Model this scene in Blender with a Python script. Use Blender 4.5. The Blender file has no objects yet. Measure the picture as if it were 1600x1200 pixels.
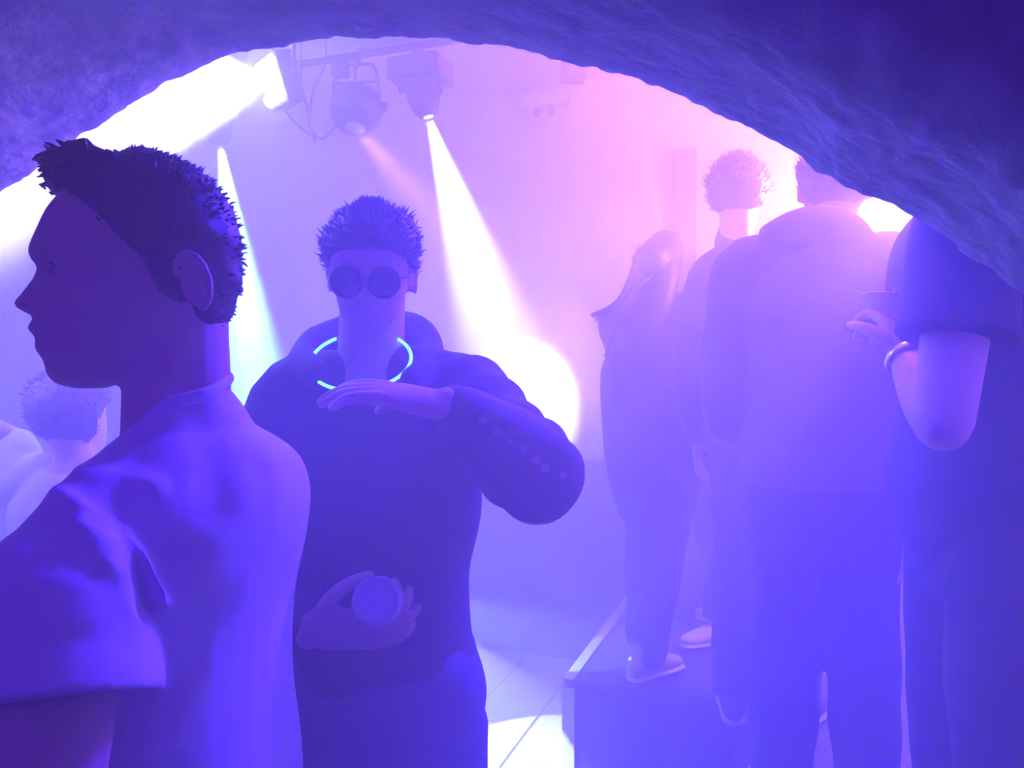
import bpy, bmesh, math, random
import numpy as np
from mathutils import Vector, Matrix, noise
from mathutils.bvhtree import BVHTree

random.seed(7)
S = bpy.context.scene
COL = S.collection
PI = math.pi

# ------------------------------------------------------------------ camera
YAW = math.radians(19.3)          # the room's axes are turned 19 degrees to the lens
CF, SF = math.cos(YAW), math.sin(YAW)
FPX, CAMZ = 1230.0, 1.5
FWD = Vector((-SF, CF, 0)); RGT = Vector((CF, SF, 0)); UP = Vector((0, 0, 1))

def P(px, py, d):
    """a point seen at px, py of the 1600x1200 frame, d metres along the view axis"""
    return FWD * d + RGT * ((px - 800) / FPX * d) + UP * (CAMZ - (py - 600) / FPX * d)

cam_d = bpy.data.cameras.new('camera')
cam_d.sensor_width = 36; cam_d.lens = 36 * FPX / 1600; cam_d.clip_start = 0.02
cam = bpy.data.objects.new('camera', cam_d); COL.objects.link(cam)
cam.location = (0, 0, CAMZ); cam.rotation_euler = (PI / 2, 0, YAW)
S.camera = cam

# ------------------------------------------------------------------ world, exposure
w = bpy.data.worlds.new('world'); S.world = w; w.use_nodes = True
w.node_tree.nodes['Background'].inputs[0].default_value = (0.012, 0.004, 0.03, 1)
w.node_tree.nodes['Background'].inputs[1].default_value = 0.2
S.view_settings.view_transform = 'Standard'; S.view_settings.look = 'None'
S.view_settings.exposure = 0.0; S.view_settings.gamma = 1.0
S.view_settings.use_curve_mapping = False
S.cycles.max_bounces = 4; S.cycles.diffuse_bounces = 2; S.cycles.volume_bounces = 1
S.cycles.glossy_bounces = 2; S.cycles.transmission_bounces = 4; S.cycles.transparent_max_bounces = 6
S.cycles.use_denoising = True

HAZE_DENSITY = 0.38
def lamp(kind, name, loc, energy, color, target=None, size=30, blend=0.3, radius=0.04):
    l = bpy.data.lights.new(name, kind); l.energy = energy; l.color = color; l.shadow_soft_size = radius
    o = bpy.data.objects.new(name, l); COL.objects.link(o); o.location = loc
    if kind == 'SPOT':
        l.spot_size = math.radians(size); l.spot_blend = blend
        o.rotation_euler = (Vector(target) - Vector(loc)).to_track_quat('-Z', 'Y').to_euler()
    return o

# stage lights of the dance room, then an added fill in the near room
BLUE = (0.045, 0.010, 1.0)
BEAM_FROM, BEAM_TO = P(671, 188, 2.70), P(800, 600, 4.2)
lamp('SPOT', 'beam_white', BEAM_FROM, 13000, (0.72, 0.88, 1.0), BEAM_TO, 22, 1.0, 0.012)
LB_FROM, LB_TO = P(345, 232, 2.55), P(405, 640, 2.75)
lamp('SPOT', 'beam_cyan', LB_FROM, 11000, (0.30, 0.78, 1.0), LB_TO, 20, 0.9, 0.012)
BL = P(418, 128, 2.35)
BDIR = (P(150, 150, 2.05) - BL).normalized()
lamp('SPOT', 'blinder_light', BL + BDIR * .03, 3600, (0.84, 0.80, 1.0), BL + BDIR, 56, 0.45, 0.05)
PINK = P(1415, 300, 2.50)
lamp('POINT', 'pink_wash', PINK, 290, (1.0, 0.47, 0.9), radius=0.06)
EFF = P(562, 202, 2.63)
lamp('SPOT', 'pink_effect', EFF, 1000, (1.0, 0.42, 0.75), P(860, 540, 4.2), 24, 1.0, 0.03)
lamp('POINT', 'blue_wash_right', P(1310, -60, 2.1), 1450, BLUE, radius=0.08)
lamp('POINT', 'blue_wash_left', P(250, -10, 2.4), 330, (0.08, 0.09, 1.0), radius=0.08)
lamp('POINT', 'blue_wash_low', P(980, 40, 3.2), 480, BLUE, radius=0.08)
FSP = P(610, 925, 2.85)
lamp('SPOT', 'floor_spot', FSP, 650, (0.75, 0.95, 1.0), P(812, 1200, 3.12), 42, 0.02, 0.01)
lamp('SPOT', 'stage_edge_spot', FSP + UP * .02, 260, (0.6, 0.95, 1.0), P(914, 1026, 3.18), 22, 0.15, 0.01)
lamp('POINT', 'blue_fill', (-0.9, -1.6, 2.3), 70, (0.13, 0.02, 1.0), radius=0.12)  # unseen fill added behind the camera to lift the foreground, no fixture there

# ------------------------------------------------------------------ helpers
def mat(name, color, rough=0.7, metal=0.0, noise_scale=None, noise_amt=0.15, bump=0.0, emission=None, estr=0.0, trans=0.0, alpha=1.0, spec=0.3):
    m = bpy.data.materials.new(name); m.use_nodes = True
    nt = m.node_tree; b = nt.nodes['Principled BSDF']
    c = (*color, 1)
    b.inputs['Base Color'].default_value = c
    b.inputs['Roughness'].default_value = rough; b.inputs['Metallic'].default_value = metal
    b.inputs['Specular IOR Level'].default_value = spec
    if trans: b.inputs['Transmission Weight'].default_value = trans
    if alpha < 1: b.inputs['Alpha'].default_value = alpha
    if emission:
        b.inputs['Emission Color'].default_value = (*emission, 1); b.inputs['Emission Strength'].default_value = estr
    if noise_scale:
        tc = nt.nodes.new('ShaderNodeTexCoord'); n = nt.nodes.new('ShaderNodeTexNoise')
        n.inputs['Scale'].default_value = noise_scale; n.inputs['Detail'].default_value = 5
        nt.links.new(tc.outputs['Object'], n.inputs['Vector'])
        mx = nt.nodes.new('ShaderNodeMix'); mx.data_type = 'RGBA'
        mx.inputs[6].default_value = tuple(x * (1 - noise_amt) for x in color) + (1,)
        mx.inputs[7].default_value = tuple(min(1, x * (1 + noise_amt)) for x in color) + (1,)
        nt.links.new(n.outputs['Fac'], mx.inputs[0]); nt.links.new(mx.outputs[2], b.inputs['Base Color'])
        if bump:
            bp = nt.nodes.new('ShaderNodeBump'); bp.inputs['Strength'].default_value = bump; bp.inputs['Distance'].default_value = 0.01
            nt.links.new(n.outputs['Fac'], bp.inputs['Height']); nt.links.new(bp.outputs['Normal'], b.inputs['Normal'])
    return m

M = dict(
    plaster=mat('rough_plaster', (0.50, 0.47, 0.46), 0.9, noise_scale=26, noise_amt=0.35, bump=0.8, spec=0.1),
    wall=mat('painted_wall', (0.62, 0.60, 0.62), 0.85, noise_scale=5, noise_amt=0.06),
    dado=mat('dado_paint', (0.11, 0.11, 0.14), 0.7, noise_scale=6, noise_amt=0.08),
    ceiling=mat('ceiling_paint', (0.45, 0.44, 0.46), 0.9, noise_scale=4, noise_amt=0.08),
    grout=mat('grout', (0.10, 0.10, 0.11), 0.9, noise_scale=30, noise_amt=0.2),
    tile=mat('floor_tile', (0.50, 0.50, 0.49), 0.35, noise_scale=6, noise_amt=0.06),
    concrete=mat('concrete_floor', (0.30, 0.28, 0.27), 0.8, noise_scale=8, noise_amt=0.2),
    deck=mat('stage_deck', (0.07, 0.07, 0.08), 0.6, noise_scale=20, noise_amt=0.3),
    panel=mat('stage_panel', (0.05, 0.05, 0.06), 0.7, noise_scale=12, noise_amt=0.2),
    trim=mat('aluminium_trim', (0.72, 0.74, 0.74), 0.35, metal=0.3, noise_scale=30, noise_amt=0.08),
    black=mat('black_housing', (0.03, 0.03, 0.035), 0.5, noise_scale=40, noise_amt=0.2),
    steel=mat('dark_steel', (0.06, 0.06, 0.07), 0.4, metal=0.6, noise_scale=30, noise_amt=0.2),
    lens=mat('lit_lens', (0.9, 0.95, 1.0), 0.1, emission=(0.8, 0.92, 1.0), estr=60),
    pinklens=mat('pink_lens', (1, 0.7, 0.9), 0.1, emission=(1.0, 0.55, 0.95), estr=40),
    glass=mat('lens_glass', (0.3, 0.3, 0.35), 0.05, spec=0.6),
    skin=mat('skin', (0.62, 0.40, 0.31), 0.55, noise_scale=40, noise_amt=0.06),
    hair=mat('dark_hair', (0.030, 0.022, 0.018), 0.5, noise_scale=60, noise_amt=0.3),
    hairb=mat('brown_hair', (0.09, 0.06, 0.045), 0.5, noise_scale=60, noise_amt=0.3),
    white=mat('white_cotton', (0.80, 0.80, 0.80), 0.85, noise_scale=90, noise_amt=0.04, bump=0.05),
    darkcloth=mat('dark_cotton', (0.045, 0.045, 0.055), 0.85, noise_scale=90, noise_amt=0.15, bump=0.05),
    navy=mat('dark_jacket', (0.035, 0.035, 0.05), 0.75, noise_scale=80, noise_amt=0.15, bump=0.05),
    grey=mat('grey_fleece', (0.12, 0.11, 0.13), 0.9, noise_scale=60, noise_amt=0.1),
    jeans=mat('blue_denim', (0.10, 0.13, 0.22), 0.85, noise_scale=70, noise_amt=0.2),
    pale=mat('pale_trouser', (0.45, 0.45, 0.50), 0.85, noise_scale=70, noise_amt=0.1),
    shoe=mat('white_leather', (0.75, 0.75, 0.73), 0.6, noise_scale=30, noise_amt=0.06),
    shoeg=mat('patterned_canvas', (0.40, 0.40, 0.42), 0.7, noise_scale=110, noise_amt=0.9),
    eye=mat('eye', (0.30, 0.28, 0.28), 0.3),
    shades=mat('dark_lens', (0.01, 0.01, 0.012), 0.15, spec=0.5),
    glow=mat('glow_stick', (0.3, 0.9, 1.0), 0.3, emission=(0.20, 0.85, 1.0), estr=2.2),
    cup=mat('clear_plastic', (0.85, 0.85, 0.88), 0.35, trans=0.2),
    drink=mat('tumbler_glass', (0.9, 0.9, 0.92), 0.08, trans=0.75),
    bag=mat('bag_fabric', (0.05, 0.05, 0.06), 0.8, noise_scale=50, noise_amt=0.2),
    printw=mat('sleeve_print', (0.17, 0.17, 0.19), 0.8),
    metal=mat('watch_metal', (0.7, 0.68, 0.66), 0.25, metal=0.8),
)

def link(o, parent=None):
    COL.objects.link(o)
    if parent is not None: o.parent = parent
    return o

def tag(o, label=None, cat=None, group=None, kind=None):
    if label: o['label'] = label
    if cat: o['category'] = cat
    if group: o['group'] = group
    if kind: o['kind'] = kind
    return o

def thing(name, label, cat, loc, group=None):
    o = bpy.data.objects.new(name, None); link(o); o.location = loc; o.empty_display_size = 0.1
    return tag(o, label, cat, group)

def wpos(o):
    return Vector(o.location) + (wpos(o.parent) if o.parent else Vector((0, 0, 0)))

def obj(name, bm, m, parent=None, loc=None, smooth=True):
    """link bm (world coordinates) as one mesh object; loc or the parent's place becomes its origin"""
    bmesh.ops.recalc_face_normals(bm, faces=bm.faces)
    me = bpy.data.meshes.new(name)
    org = wpos(parent) if parent else (Vector(loc) if loc is not None else Vector((0, 0, 0)))
    bmesh.ops.translate(bm, verts=bm.verts, vec=-org)
    bm.to_mesh(me); bm.free()
    me.materials.append(m)
    if smooth:
        me.polygons.foreach_set('use_smooth', [True] * len(me.polygons))
    o = bpy.data.objects.new(name, me); link(o, parent)
    if parent is None: o.location = org
    return o

def box(bm, c, s, rot=None, bevel=0.0):
    r = bmesh.ops.create_cube(bm, size=1)
    vs = r['verts']
    bmesh.ops.scale(bm, verts=vs, vec=Vector(s))
    if bevel:
        es = list({e for v in vs for e in v.link_edges})
        rb = bmesh.ops.bevel(bm, geom=es, offset=bevel, segments=2, affect='EDGES', profile=0.6)
        vs = list({v for f in rb['faces'] for v in f.verts} | {v for v in vs if v.is_valid})
        seen = set(vs); stack = list(vs)
        while stack:
            v = stack.pop()
            for e in v.link_edges:
                o2 = e.other_vert(v)
                if o2 not in seen: seen.add(o2); stack.append(o2)
        vs = list(seen)
    if rot is not None: bmesh.ops.rotate(bm, verts=vs, matrix=rot, cent=(0, 0, 0))
    bmesh.ops.translate(bm, verts=vs, vec=Vector(c))
    return vs

def ball(bm, c, r, rot=None, seg=20):
    vs = bmesh.ops.create_uvsphere(bm, u_segments=seg, v_segments=max(8, seg * 2 // 3), radius=1)['verts']
    bmesh.ops.scale(bm, verts=vs, vec=Vector(r) if hasattr(r, '__len__') else Vector((r, r, r)))
    if rot is not None: bmesh.ops.rotate(bm, verts=vs, matrix=rot, cent=(0, 0, 0))
    bmesh.ops.translate(bm, verts=vs, vec=Vector(c))
    return vs

def catmull(pts, k):
    out = []
    n = len(pts)
    for i in range(n - 1):
        p0 = pts[max(i - 1, 0)]; p1 = pts[i]; p2 = pts[i + 1]; p3 = pts[min(i + 2, n - 1)]
        for j in range(k):
            t = j / k
            out.append(0.5 * ((2 * p1) + (p2 - p0) * t + (2 * p0 - 5 * p1 + 4 * p2 - p3) * t * t + (3 * p1 - p0 - 3 * p2 + p3) * t ** 3))
    out.append(pts[-1])
    return out

def loft(bm, pts, rad, side=Vector((1, 0, 0)), n=20, k=4, cap=True, n_exp=2.0, axis=None):
    """a tapering tube through pts; rad = radius or (half width along side, half depth) per point"""
    pts = [Vector(p) for p in pts]
    rr = [Vector((r[0], r[1], 0)) if hasattr(r, '__len__') else Vector((r, r, 0)) for r in rad]
    if k > 1 and len(pts) > 2:
        pts, rr = catmull(pts, k), catmull(rr, k)
    m = len(pts)
    rings = []
    side = Vector(side)
    def frame(i):
        t = axis or (pts[min(i + 1, m - 1)] - pts[max(i - 1, 0)]).normalized()
        s = side - t * side.dot(t)
        if s.length < 0.15:
            alt = Vector((0, 1, 0)) if abs(t.y) < 0.8 else Vector((1, 0, 0))
            s = alt - t * alt.dot(t)
        s.normalize()
        return t, s, t.cross(s)
    def ring(c, s, f, a, b):
        vs = []
        for j in range(n):
            th = 2 * PI * j / n
            cx, cy = math.cos(th), math.sin(th)
            if n_exp != 2.0:
                cx = math.copysign(abs(cx) ** (2 / n_exp), cx); cy = math.copysign(abs(cy) ** (2 / n_exp), cy)
            vs.append(bm.verts.new(c + s * (a * cx) + f * (b * cy)))
        rings.append(vs)
    t, s, f = frame(0)
    if cap:
        h = min(rr[0].x, rr[0].y)
        for q in (0.95, 0.7): 
            q2 = math.sqrt(1 - q * q)
            ring(pts[0] - t * (h * q), s, f, rr[0].x * q2, rr[0].y * q2)
    for i in range(m):
        t, s, f = frame(i)
        ring(pts[i], s, f, max(rr[i].x, 1e-4), max(rr[i].y, 1e-4))
    if cap:
        h = min(rr[-1].x, rr[-1].y)
        for q in (0.7, 0.95):
            q2 = math.sqrt(1 - q * q)
            ring(pts[-1] + t * (h * q), s, f, rr[-1].x * q2, rr[-1].y * q2)
    for a, b in zip(rings, rings[1:]):
        for j in range(n):
            bm.faces.new((a[j], a[(j + 1) % n], b[(j + 1) % n], b[j]))
    bm.faces.new(rings[0][::-1]); bm.faces.new(rings[-1])
    return rings

def tube(bm, pts, r, n=8, k=4):
    return loft(bm, pts, [r] * len(pts), n=n, k=k)

def lathe(bm, prof, org, axis, n=28):
    """profile of (radius, distance along axis)"""
    ax = Vector(axis).normalized(); s = ax.orthogonal().normalized(); f = ax.cross(s)
    rings = []
    for r, h in prof:
        rings.append([bm.verts.new(Vector(org) + ax * h + (s * math.cos(2 * PI * j / n) + f * math.sin(2 * PI * j / n)) * max(r, 1e-4)) for j in range(n)])
    for a, b in zip(rings, rings[1:]):
        for j in range(n): bm.faces.new((a[j], a[(j + 1) % n], b[(j + 1) % n], b[j]))
    bm.faces.new(rings[0][::-1]); bm.faces.new(rings[-1])

def fuse(bm, voxel, smooth=3, disp=None):
    """union of all closed pieces in bm as one skin: voxel remesh, then smoothing, then an optional displacement"""
    bmesh.ops.recalc_face_normals(bm, faces=bm.faces)
    me = bpy.data.meshes.new('tmp'); bm.to_mesh(me); bm.free()
    o = bpy.data.objects.new('tmp', me); COL.objects.link(o)
    md = o.modifiers.new('r', 'REMESH'); md.mode = 'VOXEL'; md.voxel_size = voxel
    if smooth:
        sm = o.modifiers.new('s', 'SMOOTH'); sm.factor = 0.5; sm.iterations = smooth
    dg = bpy.context.evaluated_depsgraph_get()
    res = bpy.data.meshes.new_from_object(o.evaluated_get(dg))
    bpy.data.objects.remove(o); bpy.data.meshes.remove(me)
    if disp is not None:
        n = len(res.vertices)
        co = np.empty(n * 3); res.vertices.foreach_get('co', co); co = co.reshape(-1, 3)
        no = np.empty(n * 3); res.vertices.foreach_get('normal', no); no = no.reshape(-1, 3)
        co = co + no * disp(co, no)[:, None]
        res.vertices.foreach_set('co', co.ravel()); res.update()
    b2 = bmesh.new(); b2.from_mesh(res); bpy.data.meshes.remove(res)
    return b2

def wrinkle(amp=0.004, freq=9.0, seed=0.0, stretch=(1, 1, 1)):
    """soft cloth folds from summed, warped sine waves"""
    rs = np.random.RandomState(int(seed * 10) + 3)
    ks = [(rs.normal(size=3) * np.array(stretch), rs.uniform(0, 6.28), rs.uniform(0.5, 1.5)) for _ in range(7)]
    def f(co, no):
        h = np.zeros(len(co))
        wp = 0.03 * np.sin(co[:, [1, 2, 0]] * 17 + seed)
        for kv, ph, a in ks:
            h += a * np.sin((co + wp) @ (kv / np.linalg.norm(kv)) * freq * 2 * PI * (0.5 + a * 0.5) + ph)
        return amp * (h / 3.0)
    return f

# ------------------------------------------------------------------ people
def interp(tab, z):
    return float(np.interp(z, [t[0] for t in tab], [t[1] for t in tab]))

HF = [(0, .060), (.006, .078), (.014, .086), (.025, .087), (.034, .080), (.043, .086), (.049, .088), (.053, .084), (.059, .090), (.066, .087),
      (.073, .084), (.080, .084), (.095, .083), (.110, .083), (.125, .086), (.136, .093), (.150, .094), (.168, .090), (.186, .080), (.203, .062), (.218, .036), (.228, .010), (.232, 0)]
NOSE = [(.068, 0), (.076, .006), (.083, .024), (.090, .026), (.098, .020), (.108, .013), (.120, .006), (.130, .001), (.136, 0)]
HB = [(0, .035), (.012, .015), (.030, -.010), (.050, -.028), (.070, -.055), (.090, -.078), (.110, -.091), (.135, -.099), (.155, -.100), (.175, -.094), (.195, -.080), (.212, -.058), (.224, -.030), (.232, -.008)]
HW = [(0, .016), (.008, .030), (.020, .042), (.040, .053), (.060, .060), (.080, .066), (.100, .070), (.125, .073), (.150, .077), (.170, .076), (.188, .069), (.205, .055), (.218, .038), (.228, .018), (.232, .006)]

class Head:
    """a head in its own frame: chin at z = 0, facing +y, y = 0 at the ear"""
    def __init__(s, front=HF, nose=NOSE, back=HB, width=HW, scale=1.0, top=.232):
        s.front, s.nose, s.back, s.width, s.k, s.top = front, nose, back, width, scale, top
    def sec(s, z, th, grow=0.0, ex=2.3, face=True):
        f, b, w_ = interp(s.front, z) + grow, interp(s.back, z) - grow, interp(s.width, z) + grow
        sn, cs = math.sin(th), math.cos(th)
        x = w_ * math.copysign(abs(sn) ** (2 / ex), sn)
        y = (f + b) / 2 + (f - b) / 2 * math.copysign(abs(cs) ** (2 / ex), cs)
        if face and cs > 0:
            nz = interp(s.nose, z)
            nw = .009 + .011 * max(0, 1 - abs(z - .083) / .022)
            y += nz * math.exp(-(x / nw) ** 2)
            for sx in (-1, 1):
                y -= .011 * math.exp(-((x - sx * .031) / .015) ** 2 - ((z - .117) / .010) ** 2)
                y += .005 * math.exp(-((x - sx * .040) / .016) ** 2 - ((z - .092) / .014) ** 2)
            y += .004 * math.exp(-(x / .02) ** 2) * (math.exp(-((z - .059) / .004) ** 2) + math.exp(-((z - .047) / .004) ** 2)) - .003 * math.exp(-(x / .024) ** 2 - ((z - .053) / .002) ** 2)
        return x, y
    def mesh(s, bm, mtx, n=64, rows=60):
        rings = []
        for i in range(rows + 1):
            t = i / rows
            z = s.top * (0.5 - 0.5 * math.cos(PI * t)) * 0.6 + s.top * t * 0.4
            rings.append([bm.verts.new(mtx @ (Vector((*s.sec(z, 2 * PI * j / n), z)) * s.k)) for j in range(n)])
        for a, b in zip(rings, rings[1:]):
            for j in range(n): bm.faces.new((a[j], a[(j + 1) % n], b[(j + 1) % n], b[j]))
        bm.faces.new(rings[0][::-1]); bm.faces.new(rings[-1])
        for sx in (-1, 1):        # ears: lobe, bowl and rim
            R = mtx.to_3x3() @ Matrix.Rotation(-0.25, 3, 'X') @ Matrix.Rotation(sx * 0.35, 3, 'Z')
            c = mtx @ (Vector((sx * .074, -.004, .102)) * s.k)
            ball(bm, c, (.005 * s.k, .013 * s.k, .025 * s.k), R, 14)
            rim = [c + R @ (Vector((sx * .006, 0.015 * math.cos(a) - .002, .027 * math.sin(a))) * s.k) for a in np.linspace(0.4, 4.6, 9)]
            loft(bm, rim, [.0042 * s.k] * 9, n=8, k=2)
    def hair(s, bm, mtx, line, grow=lambda x, y, z: .012, z0=.03, n=72, rows=54, seed=0, rough=.004, tufts=1200, tlen=.02, comb=Vector((0, -.3, .2)), top_extra=.0):
        """a shell over the scalp: line(z) = how far forward (y) the hair comes at that height; elsewhere it sinks into the head"""
        rnd = random.Random(seed)
        rings, spots = [], []
        zt = s.top
        for i in range(rows + 1):
            z = z0 + (zt - z0) * math.sin(PI / 2 * i / rows)
            ring = []
            for j in range(n):
                th = 2 * PI * j / n
                x, y = s.sec(z, th, 0, face=False)
                hl = line(z)
                g = grow(x, y, z)
                ramp = min(1, max(0, (hl - y) / .012))
                low = min(1, max(0, (z - z0) / .02))
                g2 = -.008 + (g + .008) * ramp * low
                nz = noise.noise(Vector((x * 30, y * 30, z * 30 + seed))) * rough + noise.noise(Vector((x * 90, y * 90, z * 60 + seed))) * rough * .6
                g2 += nz * ramp * low
                dirv = Vector((x, y - (-.004), max(0, z - .13) * 1.1))
                dirv = dirv.normalized() if dirv.length > 1e-6 else Vector((0, 0, 1))
                p = Vector((x, y, z)) + dirv * g2
                ring.append(bm.verts.new(mtx @ (p * s.k)))
                if ramp * low > .6: spots.append((p, dirv))
            rings.append(ring)
        for a, b in zip(rings, rings[1:]):
            for j in range(n): bm.faces.new((a[j], a[(j + 1) % n], b[(j + 1) % n], b[j]))
        bm.faces.new(rings[0][::-1]); bm.faces.new(rings[-1])
        for _ in range(tufts if spots else 0):
            p, d = rnd.choice(spots)
            p = p - d * .004 + Vector((rnd.uniform(-1, 1), rnd.uniform(-1, 1), rnd.uniform(-1, 1))) * .004
            jit = Vector((rnd.gauss(0, 1), rnd.gauss(0, 1), rnd.gauss(0, 1))) * .25
            c = comb(p) if callable(comb) else comb
            L = tlen * rnd.uniform(.5, 1.25)
            d1 = (d * .75 + c + jit).normalized(); d2 = (d * .35 + c * 1.6 + jit).normalized()
            q0, q1, q2 = p, p + d1 * L * .5, p + d1 * L * .5 + d2 * L * .5
            s1 = d1.orthogonal().normalized(); s2 = d1.cross(s1)
            rw = rnd.uniform(.0012, .0026)
            v0 = [bm.verts.new(mtx @ ((q0 + (s1 * math.cos(a) + s2 * math.sin(a)) * rw) * s.k)) for a in (0, 2.09, 4.19)]
            v1 = [bm.verts.new(mtx @ ((q1 + (s1 * math.cos(a) + s2 * math.sin(a)) * rw * .8) * s.k)) for a in (0, 2.09, 4.19)]
            v2 = bm.verts.new(mtx @ (q2 * s.k))
            for j in range(3):
                bm.faces.new((v0[j], v0[(j + 1) % 3], v1[(j + 1) % 3], v1[j])); bm.faces.new((v1[j], v1[(j + 1) % 3], v2))

def hand(bm, wrist, d, palm, thumb_side, curl=0.5, k=1.0, curls=None, spread=0.06):
    """palm and five unequal fingers; palm = the way the palm faces, thumb_side = unit vector towards the thumb"""
    d = Vector(d).normalized(); palm = Vector(palm); palm = (palm - d * palm.dot(d)).normalized()
    ts = Vector(thumb_side); ts = (ts - d * ts.dot(d) - palm * ts.dot(palm)).normalized()
    w_ = Vector(wrist)
    loft(bm, [w_ - d * .02 * k, w_ + d * .02 * k, w_ + d * .055 * k, w_ + d * .088 * k], [(.026 * k, .020 * k), (.034 * k, .018 * k), (.041 * k, .016 * k), (.038 * k, .012 * k)], ts, 16, 3)
    for i, (off, L) in enumerate(((.031, .070), (.0105, .080), (-.0105, .074), (-.031, .056))):
        c = curls[i] if curls else curl
        p = w_ + d * .078 * k + ts * off * k
        dd = (d + ts * off * spread * 40 * .12).normalized()
        pts, a = [p, p + dd * .012 * k], 0
        q = pts[-1]
        for seg, ca in ((.45, .55), (.32, 1.0), (.23, .6)):
            a += c * ca
            v = dd * math.cos(a) + palm * math.sin(a)
            q = q + v * (L * seg * k); pts.append(q)
        loft(bm, pts, [.0095 * k, .0094 * k, .0088 * k, .0078 * k, .0062 * k], ts, 10, 2)
    p = w_ + d * .022 * k + ts * .024 * k
    v1 = (ts * .75 + d * .6 + palm * .35).normalized(); v2 = (ts * .25 + d * .85 + palm * .55).normalized(); v3 = (d * .85 + palm * .6 - ts * .1).normalized()
    loft(bm, [p, p + v1 * .038 * k, p + v1 * .038 * k + v2 * .030 * k, p + v1 * .038 * k + v2 * .03 * k + v3 * .024 * k], [.014 * k, .0115 * k, .0098 * k, .0072 * k], palm, 10, 2)

class Pose:
    """joints of a standing figure of height h in world space; b = between the feet, F = facing; any joint may then be moved"""
    def __init__(s, b, F, h=1.75, headF=None):
        s.k = h / 1.75; s.b = Vector(b); s.F = Vector(F).normalized(); s.L = UP.cross(s.F).normalized()
        s.h = h; s.headF = Vector(headF).normalized() if headF is not None else s.F
        k = s.k
        L = lambda l, f, z: s.b + s.L * l * k + s.F * f * k + UP * z * k
        s.at = L
        s.J = dict(chin=L(0, .075, 1.518), neck=L(0, -.01, 1.475))
        for n, q in (('l', 1), ('r', -1)):
            s.J['sh' + n] = L(q * .178, -.01, 1.425); s.J['el' + n] = L(q * .235, -.03, 1.13); s.J['wr' + n] = L(q * .24, .06, .89)
            s.J['hip' + n] = L(q * .088, 0, .91); s.J['kn' + n] = L(q * .10, .02, .49); s.J['an' + n] = L(q * .105, -.02, .085)
        s.tors = [(.84, 0, .145, .105), (.94, -.005, .170, .125), (1.05, 0, .150, .112), (1.15, .005, .150, .110), (1.27, .012, .168, .122), (1.36, .005, .168, .115), (1.425, -.005, .125, .085), (1.475, -.012, .068, .062)]
        s.lean = Vector((0, 0, 0)); s.trap = (.45, .05)
    def spine(s, lo, hi):
        pts, rad = [], []
        for z, f, a, b_ in s.tors:
            if lo <= z <= hi:
                t = max(0, (z - .9) / .6)
                pts.append(s.at(0, f, z) + s.lean * t); rad.append((a * s.k, b_ * s.k))
        return pts, rad
    def headmtx(s, pitch=0, roll=0, turn=0):
        f = s.headF; l = UP.cross(f); r = -l
        R = Matrix((r, f, UP)).transposed()
        R = R @ Matrix.Rotation(turn, 3, 'Z') @ Matrix.Rotation(-pitch, 3, 'X') @ Matrix.Rotation(roll, 3, 'Y')
        org = s.J['chin'] - R @ Vector((0, .075, 0)) * s.k
        return Matrix.Translation(org) @ R.to_4x4()

def grow_r(rad, d): return [(r[0] + d, r[1] + d) if hasattr(r, '__len__') else r + d for r in rad]

def body(root, ps, head, hm, vox=.006, hands=None, m=None, nk=(0, -.02, .07)):
    bm = bmesh.new(); k = ps.k; J = ps.J
    pts, rad = ps.spine(0, 2)
    loft(bm, pts, rad, ps.L, 28, 4, n_exp=2.3)
    hc = hm @ (Vector(nk) * head.k)
    loft(bm, [J['neck'] - UP * .03, J['neck'] + UP * .03, hc], [.062 * k, .054 * k, .052 * k], ps.L, 20, 3)
    head.mesh(bm, hm)
    for n, q in (('l', 1), ('r', -1)):
        sh, el, wr = J['sh' + n], J['el' + n], J['wr' + n]
        loft(bm, [sh.lerp(J['neck'], ps.trap[0]) + UP * .01, sh, sh.lerp(el, .5), el], [ps.trap[1] * k, .056 * k, .047 * k, .040 * k], ps.F, 18, 3)
        loft(bm, [el, el.lerp(wr, .35), wr], [.040 * k, .041 * k, .027 * k], ps.F, 18, 3)
        hp, kn, an = J['hip' + n], J['kn' + n], J['an' + n]
        loft(bm, [hp + UP * .03, hp.lerp(kn, .45), kn, kn.lerp(an, .35), an], [.088 * k, .074 * k, .054 * k, .055 * k, .036 * k], ps.F, 18, 3)
        ft = (ps.F + ps.L * q * .25).normalized()
        loft(bm, [an - ft * .045 * k - UP * .05 * k, an + ft * .05 * k - UP * .05 * k, an + ft * .15 * k - UP * .065 * k], [(.033 * k, .03 * k), (.042 * k, .028 * k), (.038 * k, .018 * k)], ps.L, 14, 3)
        loft(bm, [an + UP * .02, an - UP * .04], [.036 * k, .036 * k], ps.F, 14, 1)
        hd = (hands or {}).get(n)
        if hd is None:
            dd = (wr - el).normalized()
            hd = dict(d=dd, palm=-ps.L * q, thumb=ps.F, curl=.35)
        hand(bm, wr, hd['d'], hd['palm'], hd['thumb'], hd.get('curl', .4), k * hd.get('k', 1), hd.get('curls'))
    bm = fuse(bm, vox, 2)
    return obj('body', bm, m or M['skin'], root)

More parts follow.
